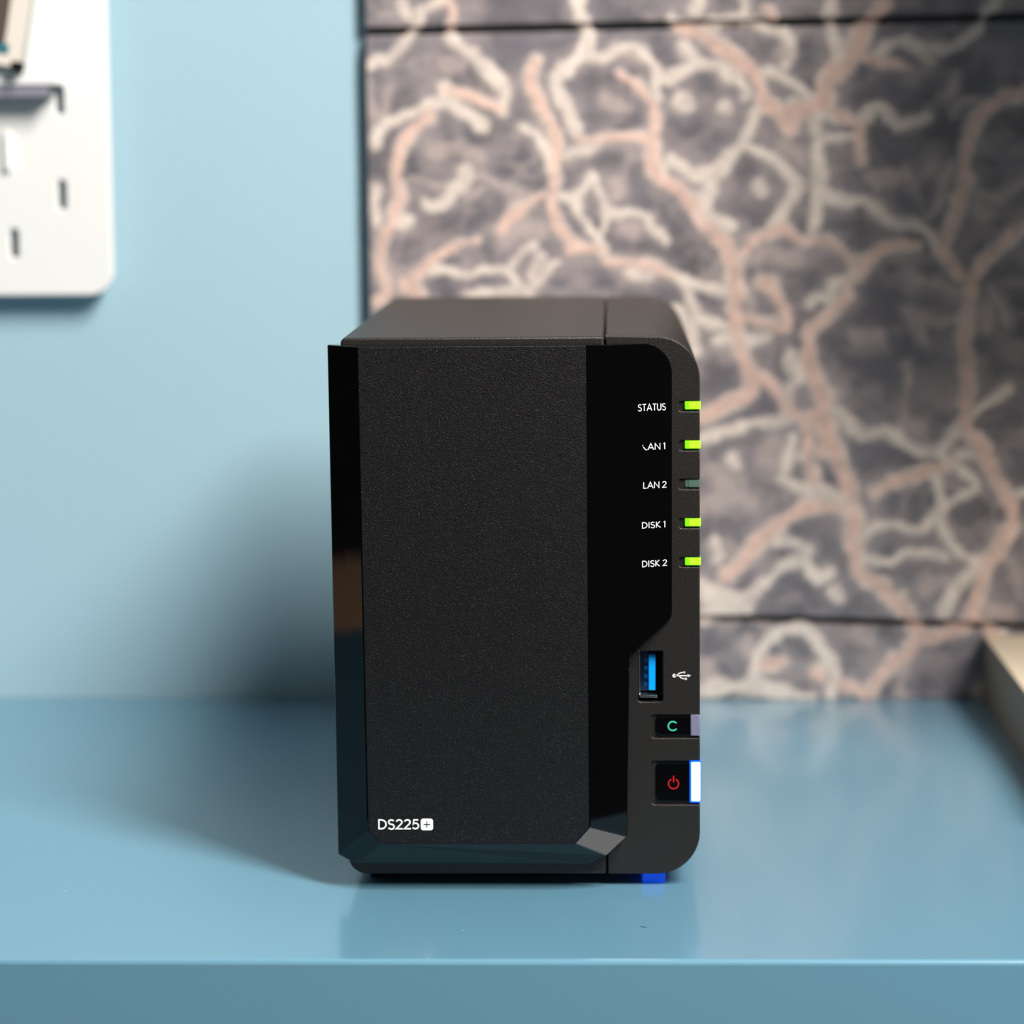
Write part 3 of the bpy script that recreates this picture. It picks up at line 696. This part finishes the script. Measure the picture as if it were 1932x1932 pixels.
plate('perforated_sheet', outer, slots, 286, 290.5, M['pegwhite'], pegboard, bevel=1.1, res=3)
for (x, z) in ((-176, 600), (-500, 600), (-500, 180)):
    box('wall_spacer', (x - 6, 290.5, z - 6), (x + 6, 297.0, z + 6), M['pegwhite'], pegboard, .5)
box('wall_spacer', (-260, 290.5, 172), (-248, 297.0, 184), M['pegwhite'], pegboard, .5)

pegboard.scale = (PEG_K,) * 3
# white container hooked on the pegboard
ct = thing('hanging_container', 'white box container with grey strip below hooked onto the pegboard', 'container', PEG_LOC)
ct.scale = (PEG_K,) * 3
box('front_wall', (-300, 274, 246), (-185.4, 276, 330), M['white'], ct, .6)
box('side_wall', (-187.6, 276.02, 246), (-184.9, 285.6, 330), M['white'], ct, .4)
box('side_wall', (-300, 276.02, 246), (-298, 285.6, 330), M['white'], ct, .4)
box('back_wall', (-298, 283.8, 246), (-187.6, 285.6, 330), M['white'], ct, .3)
box('base', (-300, 275, 241.4), (-189.2, 285, 246), M['lavender'], ct, .3)  # grey strip along the container's lower edge
tag(box('hook', (-209.4, 283.8, 213), (-206.2, 292, 228.5), M['pegwhite'], ct, .8), 'off-white hook tongue')

# small framed picture propped on the container front
fr = thing('picture_card', 'small cream framed brown picture card on the white container', 'picture', (-221.3, 277.6, 277.4))
fr.rotation_euler = (0, math.radians(10), 0)
def fb(n, a, b, m, bv=.4): return box(n, a, b, m, fr, bv)
fb('border', (-26, 0, -21), (25, 1.8, 40), M['cream'], .5)
tag(fb('picture', (-22, -.5, -12.5), (17.8, .2, 36), M['brownpic'], .1), 'brown picture')
tag(fb('teal_strip', (-22, -.6, -16.2), (19.6, .2, -12.6), M['tealpic'], .1), 'teal strip under the picture')
tag(fb('backing', (-27, 1.8, -22), (26, 4.8, 41), M['card_edge'], .3), 'pale green backing edge')
fb('corner_clip', (21.5, -.9, -22.5), (26.5, 0, -18.5), M['dark'], .3)

# ------------------------------------------------------------ the two-bay storage unit
nas = thing('storage_unit', 'black two-bay network storage unit with lit green status lights on blue desk', 'storage device', (0, 0, 1.3))
SEAM = 25.6
left = rounded([(-52.9, 2.5), (-52.9, 165.4), (SEAM - .25, 165.4), (SEAM - .25, 2.5)], [5.5, 1.6, .0, .0], 8)
prism('left_shell', left, 0, 213, M['shell'], nas, bevel=.7)
XR = 53.65
right_out = [(SEAM + .25, 2.5), (SEAM + .25, 165.3)]
rr = rounded([(SEAM + .25, 2.5), (XR, 2.5), (XR, 165.0), (SEAM + .25, 165.3)], [0, 13.0, 12.5, 0], 14)
# bezel plate outline with side-open notches for lights and buttons, walked bottom -> top on the right edge
led_z = [(143.0, 146.0), (131.3, 134.3), (119.7, 122.8), (108.0, 111.0), (96.3, 99.2)]
notches = [(38.9, 23.9, 37.4), (38.9, 44.3, 51.5)] + [(47.5, a, b) for a, b in sorted(led_z)]
def notch(x, z0, z1, r):
    return rounded([(XR + 5, z0), (x, z0), (x, z1), (XR + 5, z1)], [0, r, r * .6, 0], 5)[1:-1]
path = []
lower = [p for p in rr if p[1] < 20 and p[0] > 30]
upper = [p for p in rr if p[1] > 140 and p[0] > 30]
path.append((SEAM + .25, 2.5)); path += lower
for x, z0, z1 in notches:
    path.append((XR, z0))
    path += notch(x, z0, z1, 1.3 if x < 45 else .7)
    path.append((XR, z1))
path += upper
path.append((SEAM + .25, 165.3))
usb_hole = rounded([(35.1, 55.4), (42.5, 55.4), (42.5, 70.9), (35.1, 70.9)], [.9, .9, .4, .4], 4)
plate('bezel', path, [usb_hole], 0, 8, M['shell'], nas, bevel=.32, res=3)
floors = [((49, 2.2, z0 - .2), (XR - .05, 8.5, z1 + .2)) for x, z0, z1 in notches[2:]]
floors = [((47.2, .75, z0 - .3), (XR - .3, 8.6, z1 + .3)) for x, z0, z1 in notches[2:]]
floors += [((38.4, .85, z0 - .3), (XR - .3, 8.6, z1 + .3)) for x, z0, z1 in notches[:2]]
prism('right_shell', rr, 8.02, 213, M['shell'], nas, bevel=.7, extra=floors)
box('seam_filler', (SEAM - .6, 1.2, 3.6), (SEAM + .6, 211, 164.3), M['dark'], nas)

# status lights (each a lens with a brighter lit face)
for i, (z0, z1) in enumerate(led_z):
    lit = i != 2
    zb = z0 + .55 if lit else z0 + .5
    e = .22 if lit else -.02
    lens = box('status_light', (49.2, -.1 if lit else .5, zb), (XR + e, 7.8, z1 - .05), M['led_end'] if lit else M['led_off'], nas, .25)
    tag(lens, 'green lit status light' if lit else 'unlit grey status light')
    if lit:
        box('lit_face', (50.35, -.22, zb + .12), (XR + e + .06, 1.5, z1 - .15), M['led'], lens, .2)
    else:
        box('lens_face', (50.3, .38, zb + .05), (XR - .05, 1.5, z1 - .35), mat('unlit_lens_face', (.085, .15, .12, 1), .25, .5), lens, .15)

# copy button and power button
cb = plate('copy_button', rounded([(40.4, 45.1), (50.75, 45.1), (50.75, 51.1), (40.4, 51.1)], [1.3, .2, .2, 1.3], 5), [], .2, 6, M['cap'], nas, bevel=.3)
tag(cb, 'small black button with a teal C')
tag(box('light_bar', (50.8, -.02, 44.95), (XR + .02, 8.3, 51.55), M['bar_off'], nas, .35), 'unlit lavender lens bar')
bm = bmesh.new(); ribbon(bm, arc(45.5, 48.0, 1.36, 1.36, 38, 322, 22), .38)
finish_print('letter_c', bm, lambda x: .2, M['teal'], cb)
pb2 = plate('power_button', rounded([(40.4, 24.8), (50.75, 24.8), (50.75, 36.7), (40.4, 36.7)], [1.3, .2, .2, 1.3], 5), [], .2, 6, M['cap'], nas, bevel=.3)
tag(pb2, 'square black button with a red power symbol')
bm = bmesh.new(); ribbon(bm, arc(45.7, 30.3, 1.52, 1.52, 118, 422, 28), .31); ribbon(bm, [(45.7, 30.7), (45.7, 32.75)], .31)
finish_print('power_symbol', bm, lambda x: .2, M['red'], pb2)
lb = box('light_bar', (50.45, -.05, 24.45), (XR + .25, 8.3, 37.3), M['bar_rim'], nas, .5)
tag(lb, 'glowing blue power light bar')
box('lit_core', (50.95, -.25, 24.85), (XR + .1, 1.8, 37.0), M['bar_core'], lb, .45)

# usb port
usb = box('usb_port', (35.0, 7.6, 55.3), (42.6, 8.0, 71.0), M['dark'], nas)
def ub(n, a, b, m, bv=.1): return box(n, a, b, m, usb, bv)
tag(ub('liner', (35.25, 1.6, 57.3), (35.75, 7.6, 70.6), M['metal']), 'steel liner')
ub('liner', (41.9, 1.6, 57.3), (42.35, 7.6, 70.6), M['cap'])
ub('liner', (35.5, .9, 56.6), (40.9, 7.6, 57.3), M['metal'])
tag(ub('inner_wall', (35.8, 6.6, 57.6), (38.2, 7.5, 70.4), M['usb_dark']), 'dark blue inner wall')
tag(ub('tongue', (38.3, 2.6, 58.5), (40.35, 7.6, 69.4), M['usb_blue'], .15), 'bright blue tongue')
for k in range(4):
    ub('contact', (37.0, 3.2, 59.6 + k * 2.5), (38.35, 7.0, 60.8 + k * 2.5), M['usb_dark'])
# usb symbol on the bezel
bm = bmesh.new()
disc(bm, (45.95, 63.4), .55); ribbon(bm, [(45.9, 63.4), (50.2, 63.4)], .30)
bm.faces.new([bm.verts.new(p) for p in ((49.95, 62.95, 0), (50.95, 63.4, 0), (49.95, 63.85, 0))])
ribbon(bm, [(46.6, 63.4), (47.4, 64.1), (48.0, 64.35), (48.9, 64.4)], .28); disc(bm, (48.95, 64.42), .30, 10)
ribbon(bm, [(47.3, 63.4), (48.0, 62.75), (48.6, 62.5), (49.4, 62.45)], .28)
bm.faces.new([bm.verts.new(p) for p in ((49.1, 62.15, 0), (49.7, 62.15, 0), (49.7, 62.75, 0), (49.1, 62.75, 0))])
tag(finish_print('usb_symbol', bm, lambda x: 0, M['print'], nas), 'white usb trident symbol')

# glossy faceted front panel
def slope(x): return -11 + .407 * (x - 20.3)
inner = {'TL': (-47.1, 163.6), 'TR': (20.3, 163.6), 'BR1': (20.5, 19.6), 'BR2': (16.0, 14.5), 'BL2': (-42.2, 14.5), 'BL1': (-46.0, 18.4)}
ro = rounded([(25.5, 9.9), (31.6, 15.6), (32.5, 70.6), (45.3, 81.0), (45.4, 163.4), (20.3, 163.6)], [0, 0, 3.0, 4.0, 9.0, 0], 10)
ro = [p for p in ro if p[0] > 20.31]       # from the lower facet up and round to the top edge
ro_start = ro[1:]
V = []; F = []
def vid(p, y): V.append((p[0], y, p[1])); return len(V) - 1
iv = {k: vid(p, -11) for k, p in inner.items()}
rid = [vid(p, slope(p[0]) if k else -6.74) for k, p in enumerate(ro)]
bx1 = vid((19.5, 6.8), -5.0); bx0 = vid((-50.2, 6.8), -4.5); lx = vid((-55.7, 9.4), -3.0); lt = vid((-56.5, 163.6), -3.0)
F.append([iv['TL'], iv['BL1'], iv['BL2'], iv['BR2'], iv['BR1'], iv['TR']])
F.append([iv['TR'], iv['BR1']] + rid[1:])
F.append([iv['BR1'], iv['BR2'], rid[0], rid[1]])
F.append([iv['BR2'], iv['BL2'], bx0, bx1, rid[0]])
F.append([iv['BL2'], iv['BL1'], lx, bx0])
F.append([iv['BL1'], iv['TL'], lt, lx])
rim = [iv['TL'], lt, lx, bx0, bx1] + rid + [iv['TR']]
nb = len(V)
for i in rim: V.append((V[i][0], 1.0 if V[i][1] > -8 or True else 1.0, V[i][2]))
nr = len(rim)
# the back edge of the top rim: TL/TR vertices fold straight back
for i in range(nr):
    F.append([rim[i], rim[(i + 1) % nr], nb + (i + 1) % nr, nb + i])
F.append([nb + i for i in range(nr)])
panel = mesh('front_panel', V, F, M['gloss'], nas, bevel=.2, segs=1, smooth=False, angle=8)
tag(panel, 'glossy black faceted front panel')
# recessed joint line between the panel and the bezel is real: the panel stands proud of it
cover = plate('front_cover', rounded([(p[0] + (.25 if p[0] < 0 else -.25), p[1] - .1 if p[1] > 100 else p[1] + .15) for p in (inner['TL'], inner['TR'], inner['BR1'], inner['BR2'], inner['BL2'], inner['BL1'])], [.3, .3, 2.5, 2.5, 2, 2], 4), [], -11.35, -10.5, M['cover'], nas, bevel=.2)
tag(cover, 'fine grained matte black cover')
tag(lettering('model_lettering', 'DS225', -42.7, 19.1, 2.95, 12.1, .46, lambda x: -11.35, M['print'], cover, .10), 'white model lettering')
sq = rounded([(-30.05, 18.75), (-26.35, 18.75), (-26.35, 22.3), (-30.05, 22.3)], .75, 5)
bm = bmesh.new(); bm.faces.new([bm.verts.new((x, z, 0)) for x, z in sq])
badge = finish_print('plus_badge', bm, lambda x: -11.35, M['print'], cover)
bm = bmesh.new()
ribbon(bm, [(-29.15, 20.52), (-27.25, 20.52)], .24); ribbon(bm, [(-28.2, 19.57), (-28.2, 21.47)], .24)
tag(finish_print('plus_sign', bm, lambda x: -11.40, M['dark'], badge), 'dark plus sign')

FS = lambda x: slope(x) - .0
for txt, x0, x1, z0, z1 in (('STATUS', 35.3, 43.5, 143.6, 145.6), ('lAN 1', 36.8, 43.4, 131.95, 133.85), ('LAN 2', 36.8, 43.7, 120.5, 122.35),
                            ('DISK 1', 36.4, 43.4, 108.6, 110.4), ('DISK 2', 36.4, 43.8, 97.0, 98.85)):
    lettering('light_lettering', txt, x0, z0, z1 - z0, x1 - x0, .23, FS, M['label'], panel, .13)

# feet
tag(box('foot', (36.2, 4, -1.3), (43.2, 18, 2.7), M['bluefoot'], nas, .5), 'blue foot with added glow')
box('foot', (-47, 10, -1.3), (-37, 24, 2.7), M['rubber'], nas, .5)
box('foot', (-47, 190, -1.3), (-37, 204, 2.7), M['rubber'], nas, .5)
box('foot', (36, 190, -1.3), (46, 204, 2.7), M['rubber'], nas, .5)
